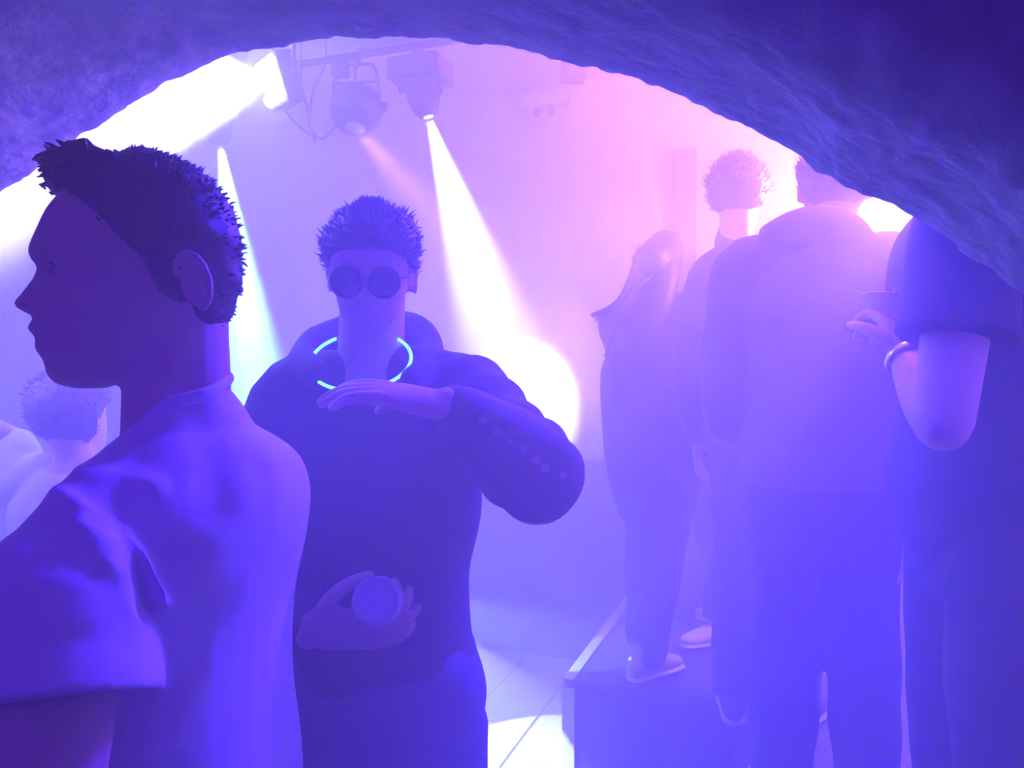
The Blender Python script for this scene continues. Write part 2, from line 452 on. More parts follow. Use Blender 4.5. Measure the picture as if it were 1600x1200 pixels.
def top(root, ps, name, m, vox=.006, d=.016, hem=.90, sleeve=2.0, collar=1.475, folds=None, extra=None, hemgrow=.0, sr=.012, smooth=4):
    """a shirt or jacket: sleeve 0..1 = along the upper arm, 1..2 = along the forearm"""
    bm = bmesh.new(); k = ps.k; J = ps.J
    pts, rad = ps.spine(1.0, collar)
    rad = grow_r(rad, d)
    t0 = max(0, (hem - .9) / .6)
    pts = [ps.at(0, 0, hem) + ps.lean * t0, ps.at(0, 0, (hem + 1.05) / 2)] + pts
    rad = [(.172 * k + d + hemgrow, .128 * k + d + hemgrow), (.165 * k + d + hemgrow * .5, .122 * k + d + hemgrow * .5)] + rad
    loft(bm, pts, rad, ps.L, 32, 4, n_exp=2.3, cap=False)
    for n, q in (('l', 1), ('r', -1)):
        sh, el, wr = J['sh' + n], J['el' + n], J['wr' + n]
        a = min(1, sleeve)
        loft(bm, [sh.lerp(J['neck'], .5) + UP * .012, sh + UP * .002, sh.lerp(el, .5 * a), sh.lerp(el, a)], [.048 * k + sr, .058 * k + sr * 1.2, .052 * k + sr * 1.5, .046 * k + sr * 1.7], ps.F, 22, 4)
        if sleeve > 1:
            loft(bm, [el, el.lerp(wr, .4 * (sleeve - 1)), el.lerp(wr, sleeve - 1)], [.045 * k + sr * 1.5, .044 * k + sr * 1.3, .032 * k + sr], ps.F, 22, 4)
    if extra: extra(bm)
    bm = fuse(bm, vox, smooth, folds or wrinkle(.0035, 5, seed=len(name)))
    return obj(name, bm, m, root)

def trousers(root, ps, m, vox=.008, d=.016, waist=1.0, bottom=.06, name='trousers'):
    bm = bmesh.new(); k = ps.k; J = ps.J
    pts = [ps.at(0, 0, .80), ps.at(0, -.005, .94), ps.at(0, 0, waist)]
    loft(bm, pts, [(.135 * k + d, .105 * k + d), (.168 * k + d, .125 * k + d), (.155 * k + d, .115 * k + d)], ps.L, 28, 4, n_exp=2.3)
    for n in 'lr':
        hp, kn, an = J['hip' + n], J['kn' + n], J['an' + n]
        loft(bm, [hp, hp.lerp(kn, .45), kn, kn.lerp(an, .4), an + UP * (bottom - .08)], [.086 * k + d, .076 * k + d, .060 * k + d, .060 * k + d, .050 * k + d], ps.F, 20, 4, cap=False)
    bm = fuse(bm, vox, 3, wrinkle(.004, 5, 2.0))
    return obj(name, bm, m, root)

def shoes(root, ps, m, sole=None, pitch=None):
    k = ps.k
    for n, q in (('l', 1), ('r', -1)):
        an = ps.J['an' + n]
        ft = (ps.F + ps.L * q * .25).normalized(); sd = UP.cross(ft)
        g = an - UP * .085 * k
        bm = bmesh.new()
        loft(bm, [g - ft * .075 * k + UP * .045, g + UP * .05, g + ft * .08 * k + UP * .042, g + ft * .165 * k + UP * .034], [(.036 * k, .036), (.042 * k, .042), (.047 * k, .034), (.038 * k, .022)], sd, 18, 3)
        loft(bm, [g + UP * .05 - ft * .02, g + UP * .115 * k - ft * .025], [.043 * k, .042 * k], sd, 16, 1)
        bm = fuse(bm, .006, 3)
        sh = obj('shoe', bm, m, root)
        bm = bmesh.new()
        loft(bm, [g - ft * .085 * k + UP * .013, g + ft * .03 * k + UP * .013, g + ft * .10 * k + UP * .013, g + ft * .18 * k + UP * .013], [(.036 * k, .012), (.043 * k, .012), (.050 * k, .012), (.040 * k, .011)], sd, 18, 3)
        o = obj('sole', bm, sole or M['shoe'], root); 
        o.parent = sh

# ------------------------------------------------------------------ the room
Y_ARCH = P(590, 66, 1.15).y
Y_NEAR, Y_BACK = Y_ARCH - .355, P(900, 722, 4.3).y
X_L, X_R, Z_C = -3.7, 2.1, 3.15
Z_B = 2.715                       # top of the lamps' mounting bar

def structure(name, bm, m, smooth=False): return tag(obj(name, bm, m, smooth=smooth), kind='structure')

def slab(name, x0, x1, y0, y1, z0, z1, m):
    bm = bmesh.new(); box(bm, ((x0 + x1) / 2, (y0 + y1) / 2, (z0 + z1) / 2), (x1 - x0, y1 - y0, z1 - z0)); return structure(name, bm, m)

floor = slab('floor', X_L - .1, X_R + .1, -2.6, Y_BACK + .1, -.1, -.004, M['grout'])
slab('ceiling', X_L - .1, X_R + .1, -2.6, Y_BACK + .1, Z_C, Z_C + .1, M['ceiling'])
slab('wall_back', X_L - .1, X_R + .1, Y_BACK, Y_BACK + .1, -.004, Z_C, M['wall'])
slab('wall_left', X_L - .1, X_L, -2.5, Y_BACK, -.004, Z_C, M['wall'])
slab('wall_right', X_R, X_R + .1, -2.5, Y_BACK, -.004, Z_C, M['wall'])
slab('wall_rear', X_L - .1, X_R + .1, -2.6, -2.5, -.004, Z_C, M['wall'])

# dark dado round the dance room, with its rail
bm = bmesh.new(); box(bm, (-2.0, Y_BACK - .012, .53), (3.38, .022, 1.06)); structure('trim_1', bm, M['dado'])
bm = bmesh.new(); box(bm, (.88, Y_BACK - .012, .53), (2.40, .022, 1.06)); structure('trim_2', bm, M['dado'])
bm = bmesh.new(); box(bm, (-.8, Y_BACK - .018, 1.075), (5.78, .034, .03), bevel=.006); structure('trim_3', bm, M['dado'])
# pilaster on the back wall
c = P(1072, 300, 4.14)
bm = bmesh.new(); box(bm, (c.x, Y_BACK - .05, 1.9), (.115, .10, 1.60), bevel=.006); box(bm, (c.x, Y_BACK - .05, 1.13), (.14, .12, .06), bevel=.006)
structure('trim_4', bm, M['dado'])

# the vaulted passage: a thick plastered arch traced in its own plane, swept towards the camera
edge_px = [(-235, 1900), (-232, 1500), (-228, 1100), (-215, 800), (-190, 620), (-150, 505), (-80, 395), (0, 316), (60, 276), (105, 240), (160, 201), (220, 165), (300, 122), (380, 95), (450, 78), (520, 69), (600, 66),
           (700, 70), (800, 82), (900, 106), (1000, 132), (1100, 171), (1200, 216), (1250, 244), (1300, 279), (1350, 306), (1425, 342), (1500, 394), (1560, 436), (1600, 466),
           (1660, 520), (1720, 590), (1770, 680), (1800, 800), (1815, 1000), (1825, 1500), (1828, 2300), (1829, 2900)]
def on_arch(px, py):
    d = Y_ARCH / (CF + (px - 800) / FPX * SF)
    return P(px, py, d)
ec = catmull([on_arch(*e) for e in edge_px], 14)
ec[0].z = ec[0].z
cx0, cz0 = -.5, 1.2
def rect_out(p):
    """the same direction from the opening's middle, on the outline of the wall"""
    dx, dz = p.x - cx0, p.z - cz0
    ts = []
    if dx > 1e-6: ts.append((X_R - cx0) / dx)
    if dx < -1e-6: ts.append((X_L - cx0) / dx)
    if dz > 1e-6: ts.append((Z_C - cz0) / dz)
    if dz < -1e-6: ts.append((-.004 - cz0) / dz)
    t = min(ts); return Vector((cx0 + dx * t, 0, cz0 + dz * t))
bm = bmesh.new(); rows = []
ND = 26
for i, p in enumerate(ec):
    if p.z < 0: p.z = max(p.z, -.004)
    o = rect_out(p)
    nrm = Vector((p.x - cx0, 0, max(0, p.z - cz0))).normalized()
    pts = []
    for f in (1.0, .75, .5, .3, .15, .06):
        q = p.lerp(o, f); q.y = Y_ARCH; pts.append(q)
    for j in range(ND + 1):
        t = j / ND
        y = Y_ARCH + (Y_NEAR - Y_ARCH) * t
        out = .05 * max(0, (t - .75) / .25) ** 2 + .012 * max(0, (.06 - t) / .06) ** 2
        q = Vector((p.x, y, p.z)) + nrm * out
        v3 = Vector((q.x, q.y, q.z))
        n1 = noise.noise(v3 * 8) * .009 + noise.noise(v3 * 28 + Vector((3, 1, 7))) * .0035 + noise.noise(v3 * 70) * .0034
        q = q + nrm * n1
        pts.append(q)
    for f in (.06, .15, .3, .5, .75, 1.0):
        q = p.lerp(o, f) + nrm * .05 * (1 - f); q.y = Y_NEAR
        q.y += noise.noise(q * 8) * .012 + noise.noise(q * 26) * .006
        pts.append(q)
    rows.append([bm.verts.new(q) for q in pts])
for a, b in zip(rows, rows[1:]):
    for j in range(len(a) - 1):
        bm.faces.new((a[j], a[j + 1], b[j + 1], b[j]))
    bm.faces.new((a[-1], a[0], b[0], b[-1]))
bmesh.ops.holes_fill(bm, edges=[e for e in bm.edges if e.is_boundary], sides=0)
structure('wall_front', bm, M['plaster'], smooth=True)

# the smoke that fills the rooms
bm = bmesh.new(); box(bm, ((X_L + X_R) / 2, (Y_BACK - 2.5) / 2, Z_C / 2), (X_R - X_L - .004, Y_BACK + 2.5 - .004, Z_C - .004))
hz = obj('haze', bm, bpy.data.materials.new('haze'), smooth=False); tag(hz, 'thin stage smoke filling the vaulted room', 'haze', kind='stuff')
hm_ = hz.data.materials[0]; hm_.use_nodes = True; nt = hm_.node_tree; nt.nodes.clear()
vs_ = nt.nodes.new('ShaderNodeVolumeScatter'); vs_.inputs['Color'].default_value = (1, 1, 1, 1); vs_.inputs['Density'].default_value = HAZE_DENSITY; vs_.inputs['Anisotropy'].default_value = 0.3
no_ = nt.nodes.new('ShaderNodeOutputMaterial'); nt.links.new(vs_.outputs[0], no_.inputs['Volume'])

# low stage along the right side: a deep part against the back wall and a nearer wing
SZ = .40; SX0, SY0 = P(880, 1063, 2.922).xy; WX0 = P(1122, 1300, 1.95).x; WY0 = Y_ARCH + .06
st = thing('stage', 'low dark stage with pale metal edge under the crowd on the right', 'stage', (SX0, SY0, 0))
def part(root, name, m, f, smooth=False, label=None):
    b = bmesh.new(); f(b); o = obj(name, b, m, root, smooth=smooth)
    if label: o['label'] = label
    return o
def deckf(b):
    box(b, ((SX0 + X_R) / 2, (SY0 + Y_BACK - .03) / 2, SZ - .02), (X_R - SX0 - .05, Y_BACK - SY0 - .06, .038))
    box(b, ((WX0 + X_R) / 2, (WY0 + SY0) / 2, SZ - .02), (X_R - WX0 - .05, SY0 - WY0 - .002, .038))
part(st, 'deck', M['deck'], deckf)
part(st, 'front_panel', M['panel'], lambda b: box(b, ((SX0 + WX0) / 2 + .01, SY0 + .022, (SZ - .04) / 2), (WX0 - SX0 - .03, .02, SZ - .04)))
part(st, 'side_panel', M['panel'], lambda b: box(b, (SX0 + .012, (SY0 + Y_BACK) / 2, (SZ - .04) / 2), (.02, Y_BACK - SY0 - .08, SZ - .04)))
part(st, 'side_panel', M['panel'], lambda b: box(b, (WX0 + .012, (WY0 + SY0) / 2 + .005, (SZ - .04) / 2), (.02, SY0 - WY0 - .03, SZ - .04)))
part(st, 'front_panel', M['panel'], lambda b: box(b, ((WX0 + X_R) / 2, WY0 + .012, (SZ - .04) / 2), (X_R - WX0 - .06, .02, SZ - .04)))
part(st, 'edge_trim', M['trim'], lambda b: (box(b, (SX0 + .016, (SY0 + Y_BACK) / 2 - .01, SZ + .001), (.042, Y_BACK - SY0 - .05, .006), bevel=.001), box(b, (SX0 - .003, (SY0 + Y_BACK) / 2 - .01, SZ - .018), (.005, Y_BACK - SY0 - .05, .040))), label='pale metal edging')
part(st, 'corner_trim', M['trim'], lambda b: (box(b, (SX0 + .020, SY0 + .006, SZ / 2 - .012), (.044, .008, SZ - .028), bevel=.001), box(b, (SX0 - .003, SY0 + .028, SZ / 2 - .012), (.006, .05, SZ - .028), bevel=.001)), label='pale metal corner strip')

# floor tiles of the dance room, one by one
TX, TY = P(829, 1137, 3.44).xy
tm = None
for i in range(-9, 4):
    for j in range(-7, 5):
        x0, y0 = TX + .3 * i, TY + .305 * j
        wx, wy = .3, .305
        if x0 < X_L or y0 > Y_BACK - .05: continue
        wy = min(wy, Y_BACK - y0)
        if y0 + wy / 2 > SY0: wx = min(wx, SX0 - .006 - x0)
        elif y0 + wy > WY0: wx = min(wx, WX0 - .002 - x0)
        if wx < .05 or (x0 < SX0 < x0 + wx and y0 + wy / 2 < SY0 < y0 + wy + .01): pass
        if wx < .05: continue
        if tm is None:
            b = bmesh.new(); box(b, (.15, .1525, -.0035), (.287, .292, .011), bevel=.0025)
            tm = bpy.data.meshes.new('tile'); b.to_mesh(tm); b.free(); tm.materials.append(M['tile'])
        t = bpy.data.objects.new('tile', tm); link(t, floor); t.location = (x0, y0, random.uniform(-.0007, .0007)); t.scale = (wx / .3, wy / .305, 1)

# ------------------------------------------------------------------ lights on the ceiling
# lighting bar with hangers
bar_y = P(560, 60, 2.72).y
bb = thing('lighting_bar', 'dark lighting bar under the ceiling carrying the lamps', 'bar', (-1.0, bar_y, Z_C))
part(bb, 'rail', M['steel'], lambda b: box(b, (-1.25, bar_y, Z_B - .045), (2.9, .06, .07), bevel=.006))
for x in (-2.6, -1.8, -1.1, -.1):
    part(bb, 'hanger', M['steel'], lambda b: (tube(b, [(x, bar_y, Z_B - .01), (x, bar_y, Z_C - .012)], .012, 10, 1), box(b, (x, bar_y, Z_C - .006), (.10, .10, .010))))

def moving_head(name, label, px, top_py, d, tilt_dir, scale=1.0, lit=True):
    """base on the ceiling bar, U yoke, pear-shaped head pointing along tilt_dir"""
    hc = top_py if px is None else P(px, top_py, d)
    root = thing(name, label, 'stage light', (hc.x, hc.y, Z_B - .10))
    k = scale; t = Vector(tilt_dir).normalized()
    part(root, 'clamp', M['steel'], lambda b: box(b, (hc.x, hc.y, Z_B - .085), (.05 * k, .06 * k, .06), bevel=.005))
    part(root, 'base', M['black'], lambda b: box(b, (hc.x, hc.y, Z_B - .145), (.19 * k, .15 * k, .075), bevel=.012))
    part(root, 'pole', M['steel'], lambda b: tube(b, [(hc.x, hc.y, Z_B - .06), (hc.x, hc.y, Z_C - .003)], .010, 10, 1), True)
    def yoke(b):
        box(b, (hc.x, hc.y, Z_B - .195), (.15 * k, .06 * k, .03), Matrix.Rotation(YAW, 3, 'Z'), bevel=.006)
        for s in (-1, 1):
            q = hc + RGT * s * .066 * k
            loft(b, [(q.x, q.y, Z_B - .19), (q.x, q.y, hc.z + .02), (q.x, q.y, hc.z - .02)], [(.012 * k, .035 * k), (.012 * k, .03 * k), (.010 * k, .022 * k)], RGT, 14, 2, n_exp=3)
    part(root, 'yoke', M['black'], yoke, True)
    hd = part(root, 'head', M['black'], lambda b: lathe(b, [(.02 * k, -.09 * k), (.045 * k, -.085 * k), (.058 * k, -.05 * k), (.060 * k, 0), (.056 * k, .05 * k), (.044 * k, .09 * k), (.030 * k, .112 * k), (.026 * k, .118 * k), (.024 * k, .112 * k)], hc, t), True)
    for z in (-.06, -.03, 0):
        part(root, 'cooling_fin', M['black'], lambda b: lathe(b, [(.058 * k, z * k), (.0635 * k, z * k + .002), (.0635 * k, z * k + .006), (.058 * k, z * k + .008)], hc, t), True).parent = hd
    part(root, 'lens', M['lens'] if lit else M['glass'], lambda b: lathe(b, [(.0235 * k, .106 * k), (.020 * k, .111 * k), (.008 * k, .114 * k)], hc, t), True).parent = hd
    return root
bd = (BEAM_TO - BEAM_FROM).normalized()
HD = (BEAM_FROM - P(659, 140, 2.70)).normalized()
moving_head('moving_head_light', 'black moving head lamp throwing the narrow white beam, beside the round lamp', None, BEAM_FROM - HD * .125, 0, HD, 1.0)
lb = (LB_TO - LB_FROM).normalized()
moving_head('moving_head_light', 'black moving head lamp throwing the cyan beam behind the short-haired man', None, LB_FROM - lb * .112, 0, lb, .85)

# round-bodied scanner lamp hanging in a wire yoke
rc = P(557, 172, 2.66); rt = Vector((.12, -.35, -1)).normalized()
sc = thing('effect_light', 'dark round-bottomed effect lamp hanging in an open bracket with cables', 'stage light', (rc.x, rc.y, Z_B - .1))
part(sc, 'housing', M['black'], lambda b: lathe(b, [(.02, -.055), (.078, -.05), (.086, -.03), (.088, 0), (.082, .035), (.066, .058), (.040, .072), (.012, .077)], rc, rt), True)
part(sc, 'fin', M['black'], lambda b: box(b, rc + RGT * .085 + UP * .01, (.035, .02, .03), Matrix.Rotation(YAW, 3, 'Z'), bevel=.004))
def brk(b):
    for s in (-1, 1):
        tube(b, [rc + RGT * s * .078 + UP * .02, rc + RGT * s * .070 + UP * .11, rc + RGT * s * .052 + UP * .155], .006, 8, 3)
    tube(b, [rc + RGT * -.055 + UP * .155, rc + RGT * .055 + UP * .155], .006, 8, 1)
    tube(b, [rc + RGT * -.07 + UP * .09, rc + RGT * .074 + UP * .097], .0045, 8, 1)
    tube(b, [rc + RGT * -.003 + UP * .05, rc + RGT * -.005 + UP * .155], .005, 8, 1)
part(sc, 'bracket', M['steel'], brk, True)
part(sc, 'hook', M['steel'], lambda b: tube(b, [rc + UP * .15, Vector((rc.x, rc.y, Z_B - .10)) + RGT * .01, Vector((rc.x, bar_y, Z_B - .055))], .010, 10, 3), True)
part(sc, 'driver_box', M['black'], lambda b: box(b, P(532, 108, 2.68), (.055, .05, .05), Matrix.Rotation(YAW, 3, 'Z'), bevel=.005))
part(sc, 'lens', M['glass'], lambda b: lathe(b, [(.036, .070), (.030, .078), (.010, .083)], rc, rt), True)

# blinder with a cluster of lit lenses
bl = thing('blinder_light', 'blazing white multi-lens blinder under the arch above the short-haired man', 'stage light', (BL.x, BL.y, Z_B - .1))
bdir = BDIR
bs = bdir.cross(UP).normalized(); bu = bs.cross(bdir)
Rb = Matrix((bs, bu, -bdir)).transposed()
part(bl, 'housing', M['black'], lambda b: box(b, BL - bdir * .045, (.13, .15, .06), Rb, bevel=.01))
for i in (-1, 0, 1):
    for j in (-1, 0, 1):
        q = BL - bdir * .012 + bs * i * .038 + bu * j * .046
        part(bl, 'lens', M['lens'], lambda b: lathe(b, [(.020, -.006), (.021, .004), (.017, .012), (.008, .018), (.001, .020)], q, bdir, 18), True)
part(bl, 'bracket', M['steel'], lambda b: (tube(b, [BL - bdir * .05 + bs * .075, BL - bdir * .05 + bs * .075 + UP * .13], .007, 8, 1), tube(b, [BL - bdir * .05 - bs * .075, BL - bdir * .05 - bs * .075 + UP * .13], .007, 8, 1), tube(b, [BL - bdir * .05 - bs * .075 + UP * .13, BL - bdir * .05 + bs * .075 + UP * .13], .007, 8, 1), tube(b, [BL - bdir * .05 + UP * .13, Vector((BL.x, BL.y, Z_C - .002)) - bdir * .05], .012, 8, 1)), True)

# floor lamp on a short stand, behind the man in the dark jacket
fl = thing('floor_lamp', 'short stand lamp behind the man in the dark jacket lighting tiles and stage edge', 'stage light', (FSP.x, FSP.y, 0))
fd = (P(860, 1110, 3.2) - FSP).normalized(); fc = FSP - fd * .03
part(fl, 'can', M['black'], lambda b: lathe(b, [(.02, -.13), (.04, -.125), (.045, -.09), (.045, .0), (.041, .0), (.038, -.012)], fc, fd), True)
part(fl, 'lens', M['glass'], lambda b: lathe(b, [(.038, -.012), (.03, -.008), (.01, -.006)], fc, fd), True)
part(fl, 'pole', M['steel'], lambda b: tube(b, [(fc.x, fc.y, .02), Vector((fc.x, fc.y, fc.z - .02)) - fd * .06], .012, 10, 1), True)
part(fl, 'base', M['steel'], lambda b: lathe(b, [(.12, .003), (.12, .015), (.02, .03)], (fc.x, fc.y, 0), UP), True)

# pink wash lamp, mostly behind the arch
pk = thing('wash_light', 'glaring pink wash lamp behind the arch beyond the crowd', 'stage light', (PINK.x, PINK.y, Z_C))
pdir = (P(900, 700, 2.3) - PINK).normalized(); pc = PINK - pdir * .12
part(pk, 'can', M['black'], lambda b: lathe(b, [(.03, -.16), (.07, -.15), (.08, -.10), (.082, .0), (.078, .0), (.07, -.01)], pc, pdir), True)
part(pk, 'lens', M['pinklens'], lambda b: lathe(b, [(.070, -.008), (.06, -.002), (.02, .002)], pc, pdir), True)
part(pk, 'bracket', M['steel'], lambda b: tube(b, [pc - pdir * .08 + UP * .07, Vector((pc.x, pc.y, Z_C - .002)) - pdir * .08], .012, 8, 1), True)

# hanging cables
cabs = [([(440, 150, 2.6), (452, 180, 2.6), (478, 206, 2.62), (492, 215, 2.62)], 'thin black cable sagging leftmost below the lighting bar'),
        ([(470, 125, 2.62), (480, 165, 2.62), (484, 195, 2.62), (492, 222, 2.62)], 'thin black cable dropping straight down beside the sagging loop'),
        ([(508, 98, 2.62), (490, 140, 2.62), (484, 190, 2.62), (500, 217, 2.62), (522, 200, 2.62), (527, 170, 2.62), (520, 130, 2.62)], 'thin black cable hanging in a loop beside the round lamp')]
for pts, lab in cabs:
    b = bmesh.new(); q = [P(*p) for p in pts]
    tube(b, [Vector((q[0].x, q[0].y, Z_B - .06))] + q, .0042, 8, 5)
    tag(obj('cable', b, M['black'], loc=q[0]), lab, 'cable', 'cables below the lighting bar')

# small ceiling box with two nozzles, and a little loudspeaker, right of the beam
q = P(822, 128, 4.0)
vt = thing('smoke_vent', 'small pale wall box with two dark nozzles right of the white beam', 'vent', (q.x, Y_BACK, q.z))
part(vt, 'casing', M['ceiling'], lambda b: box(b, (q.x, Y_BACK - .05, q.z + .02), (.26, .10, .09), bevel=.012))
for px in (808, 834):
    n_ = P(px, 140, 4.0)
    part(vt, 'nozzle', M['black'], lambda b: lathe(b, [(.016, 0), (.022, -.02), (.016, -.045), (.010, -.047)], (n_.x, Y_BACK - .05, q.z - .022), UP, 16), True)
q = P(896, 100, 3.6)
sp = thing('loudspeaker', 'small dark loudspeaker box hung high right of the white beam', 'loudspeaker', (q.x, q.y, Z_C))
part(sp, 'cabinet', M['black'], lambda b: box(b, q + UP * .01, (.11, .12, .17), Matrix.Rotation(.35, 3, 'Z'), bevel=.012))
part(sp, 'bracket', M['steel'], lambda b: tube(b, [q + UP * .09, Vector((q.x, q.y, Z_C - .002))], .012, 10, 1), True)
# slim dark duct at the far left under the ceiling
q0, q1 = P(10, 270, 3.2), P(110, 330, 3.0)
b = bmesh.new(); loft(b, [q0, q0.lerp(q1, .5), q1], [(.03, .045)] * 3, UP, 12, 1, n_exp=4); tube(b, [q0.lerp(q1, .5), Vector((*q0.lerp(q1, .5).xy, Z_C - .002))], .012, 8, 1)
tag(obj('duct', b, M['wall'], loc=q0), 'pale slanting duct at the far left below the arch', 'duct')

# ------------------------------------------------------------------ man in the white t-shirt (near, in profile)
D1 = .80; s1 = D1 / FPX
root1 = thing('person', 'short-haired man in a white t-shirt seen in profile, nearest on the left', 'person', (0, 0, 0))
F1 = -RGT
top_z = P(0, 237, D1).z
neck1 = P(278, 690, D1 + .005)
base1 = neck1 - UP * neck1.z
h1 = 1.735
HA = math.radians(25); F1H = (-RGT * math.cos(HA) - FWD * math.sin(HA))
ps1 = Pose(base1, F1, h1, F1H)
root1.location = (base1.x, base1.y, 0)
# profile traced head: chin at frame row 606
prof_px = [(606, 118), (604, 100), (597, 83), (588, 75), (578, 71), (570, 70), (560, 66), (553, 60), (545, 55), (538, 56), (532, 66), (526, 54), (518, 48), (508, 49), (498, 53), (490, 54), (480, 58), (460, 62), (430, 62), (415, 60), (402, 44), (390, 44), (375, 51), (350, 62), (330, 72), (310, 88), (290, 112), (270, 145), (258, 180), (252, 215)]
nose_px = [(494, 0), (490, 4), (486, 22), (480, 33), (474, 36), (466, 30), (455, 24), (435, 11), (420, 4), (410, 1), (404, 0)]
back_px = [(606, 165), (600, 190), (590, 225), (575, 255), (555, 295), (540, 325), (520, 338), (500, 345), (470, 352), (430, 360), (385, 363), (345, 352), (310, 332), (285, 305), (265, 268), (252, 220)]
EAR, DE = 288, .82
LE = (EAR - 800) / FPX * DE; ZCH = P(0, 607, .775).z
def yc(px):
    """distance forward of the ear, in the head's own plane, of what is seen in frame column px"""
    q = (px - 800) / FPX
    return (LE - q * DE) / (math.cos(HA) - q * math.sin(HA))
def zc(py, px=EAR): return CAMZ - (py - 600) / FPX * (DE - yc(px) * math.sin(HA)) - ZCH
def tabz(t): return sorted((zc(a, b), yc(b)) for a, b in t)
fr_t = tabz(prof_px)
nz_t = sorted((zc(a, 50), b * .00060) for a, b in nose_px)
H1 = Head(front=fr_t, nose=nz_t, back=tabz(back_px), width=[(z * 1.0, x * .97) for z, x in HW], top=zc(252, 200))
J = ps1.J
ps1.tors = [(z, f, a * .80, b_ * (.80 if z < 1.4 else .72)) for z, f, a, b_ in ps1.tors]; ps1.trap = (.2, .040)
hm1 = Matrix.Translation(P(EAR, 600, DE) + UP * (ZCH - CAMZ)) @ Matrix((UP.cross(F1H) * -1, F1H, UP)).transposed().to_4x4()
J['neck'] = neck1 + UP * -.015
J['shl'] = P(98, 940, .62); J['shr'] = P(380, 770, 1.02)
J['ell'] = P(60, 1290, .565); J['wrl'] = P(-190, 1350, .60)
J['elr'] = P(285, 1080, 1.01); J['wrr'] = P(190, 1110, .96)
def neck_extra(bm):
    pass
def body1():
    return body(root1, ps1, H1, hm1, .0033, nk=(0, .008, .07))
body1()
# eye lids read as a dark almond on the visible side
for sx in (-1, 1):
    b = bmesh.new(); ball(b, hm1 @ Vector((sx * .031, yc(98), zc(436, 98))), .0108, seg=16)
    obj('eye', b, M['eye'], root1)
# t-shirt with pulled folds round the armpit
crease = [([(100, 785, .55), (150, 822, .55), (205, 872, .58), (240, 930, .62)], .015, .009),
          ([(120, 830, .54), (165, 868, .55), (205, 915, .57), (222, 960, .60)], .014, .008),
          ([(130, 745, .62), (180, 752, .64), (240, 762, .70)], .007, .010),
          ([(385, 600, .86), (405, 640, .86), (418, 690, .84), (425, 760, .82)], .006, .012),
          ([(300, 640, .78), (330, 700, .74), (340, 800, .73)], -.005, .02),
          ([(250, 950, .66), (320, 880, .70), (380, 770, .76)], .006, .018),
          ([(230, 1180, .68), (300, 1080, .70), (400, 930, .78)], .006, .018),
          ([(300, 1200, .72), (380, 1100, .76), (440, 980, .80)], .006, .016)]
def folds1(co, no):
    h = wrinkle(.0022, 4.5, 1.0)(co, no)
    cp = np.array([[*(FWD)], [*(RGT)]])
    d = co @ np.array(FWD); px = 800 + (co @ np.array(RGT)) / d * FPX; py = 600 - (co[:, 2] - CAMZ) / d * FPX
    for line, amp, wd in crease:
        pts = np.array([[p[0], p[1]] for p in line], float)
        wpx = wd * FPX / line[1][2]
        best = np.full(len(co), 1e9)
        for a, b in zip(pts, pts[1:]):
            ab = b - a; t = np.clip(((px - a[0]) * ab[0] + (py - a[1]) * ab[1]) / (ab @ ab), 0, 1)
            best = np.minimum(best, (px - a[0] - t * ab[0]) ** 2 + (py - a[1] - t * ab[1]) ** 2)
        fac = no @ np.array(-FWD)
        h += amp * np.exp(-best / (wpx * wpx)) * np.clip(fac * 2, 0, 1)
    return h
def shirt1():
    bm = bmesh.new(); k = ps1.k
    # torso rings in camera pixels: (row, back edge px at depth, ...) given as centre and half sizes
    sec = [(1420, -.350, .80, .185, .132), (1200, -.350, .80, .185, .124), (1060, -.355, .80, .185, .121), (930, -.352, .80, .190, .121), (840, -.340, .80, .188, .122), (770, -.322, .80, .168, .110), (715, -.308, .80, .120, .088), (680, -.308, .80, .085, .062), (655, -.315, .805, .055, .035)]
    pts = [FWD * d + RGT * lat + UP * (CAMZ - (py - 600) / FPX * .84) for py, lat, d, a, b_ in sec]
    loft(bm, pts, [(a, b_) for *_, a, b_ in sec], ps1.L, 36, 5, n_exp=2.1, cap=False, axis=UP)
    nu = (UP * .85 - RGT * .53).normalized()
    nt = FWD * .805 + RGT * -.342 + UP * 1.474
    loft(bm, [nt - nu * .07 + RGT * .006, nt - nu * .03, nt], [(.070, .050), (.068, .056), (.060, .053)], ps1.L, 30, 4, cap=False)
    for n in 'lr':
        sh, el = J['sh' + n], J['el' + n]
        hem = sh.lerp(el, .46 if n == 'l' else .6)
        loft(bm, [sh.lerp(J['neck'], .5) + UP * .0, sh, sh.lerp(hem, .5), hem], [.040, .066, .073, .079], ps1.F, 26, 5, n_exp=2.2, cap=False)
    loft(bm, [J['shl'] + UP * .004, P(196, 812, .72), P(300, 745, .82), P(350, 760, .92), J['shr']], [.060, .060, .072, .058, .055], ps1.F, 26, 5)
    bm = fuse(bm, .0045, 5, folds1)
    # flat hem on the near sleeve
    return obj('t_shirt', bm, M['white'], root1)
shirt1()
b = bmesh.new()
col_pts = [(232, 655, .755), (262, 632, .745), (300, 622, .75), (330, 612, .765), (352, 596, .80), (358, 590, .84), (335, 592, .88), (280, 620, .885), (225, 655, .86), (205, 678, .80)]
col = [P(*p) for p in col_pts]
loft(b, col + [col[0]], [(.0065, .0045)] * (len(col) + 1), UP, 10, 4)
obj('collar', b, M['white'], root1)
trousers(root1, ps1, M['jeans'], .010)
shoes(root1, ps1, M['shoe'])
def line1(z):
    py = 607 - z / .000655
    return yc(float(np.interp(py, [240, 312, 320, 345, 400, 420, 470, 480, 520, 560, 600], [-60, 40, 96, 130, 190, 215, 240, 285, 300, 315, 330])))
b = bmesh.new()
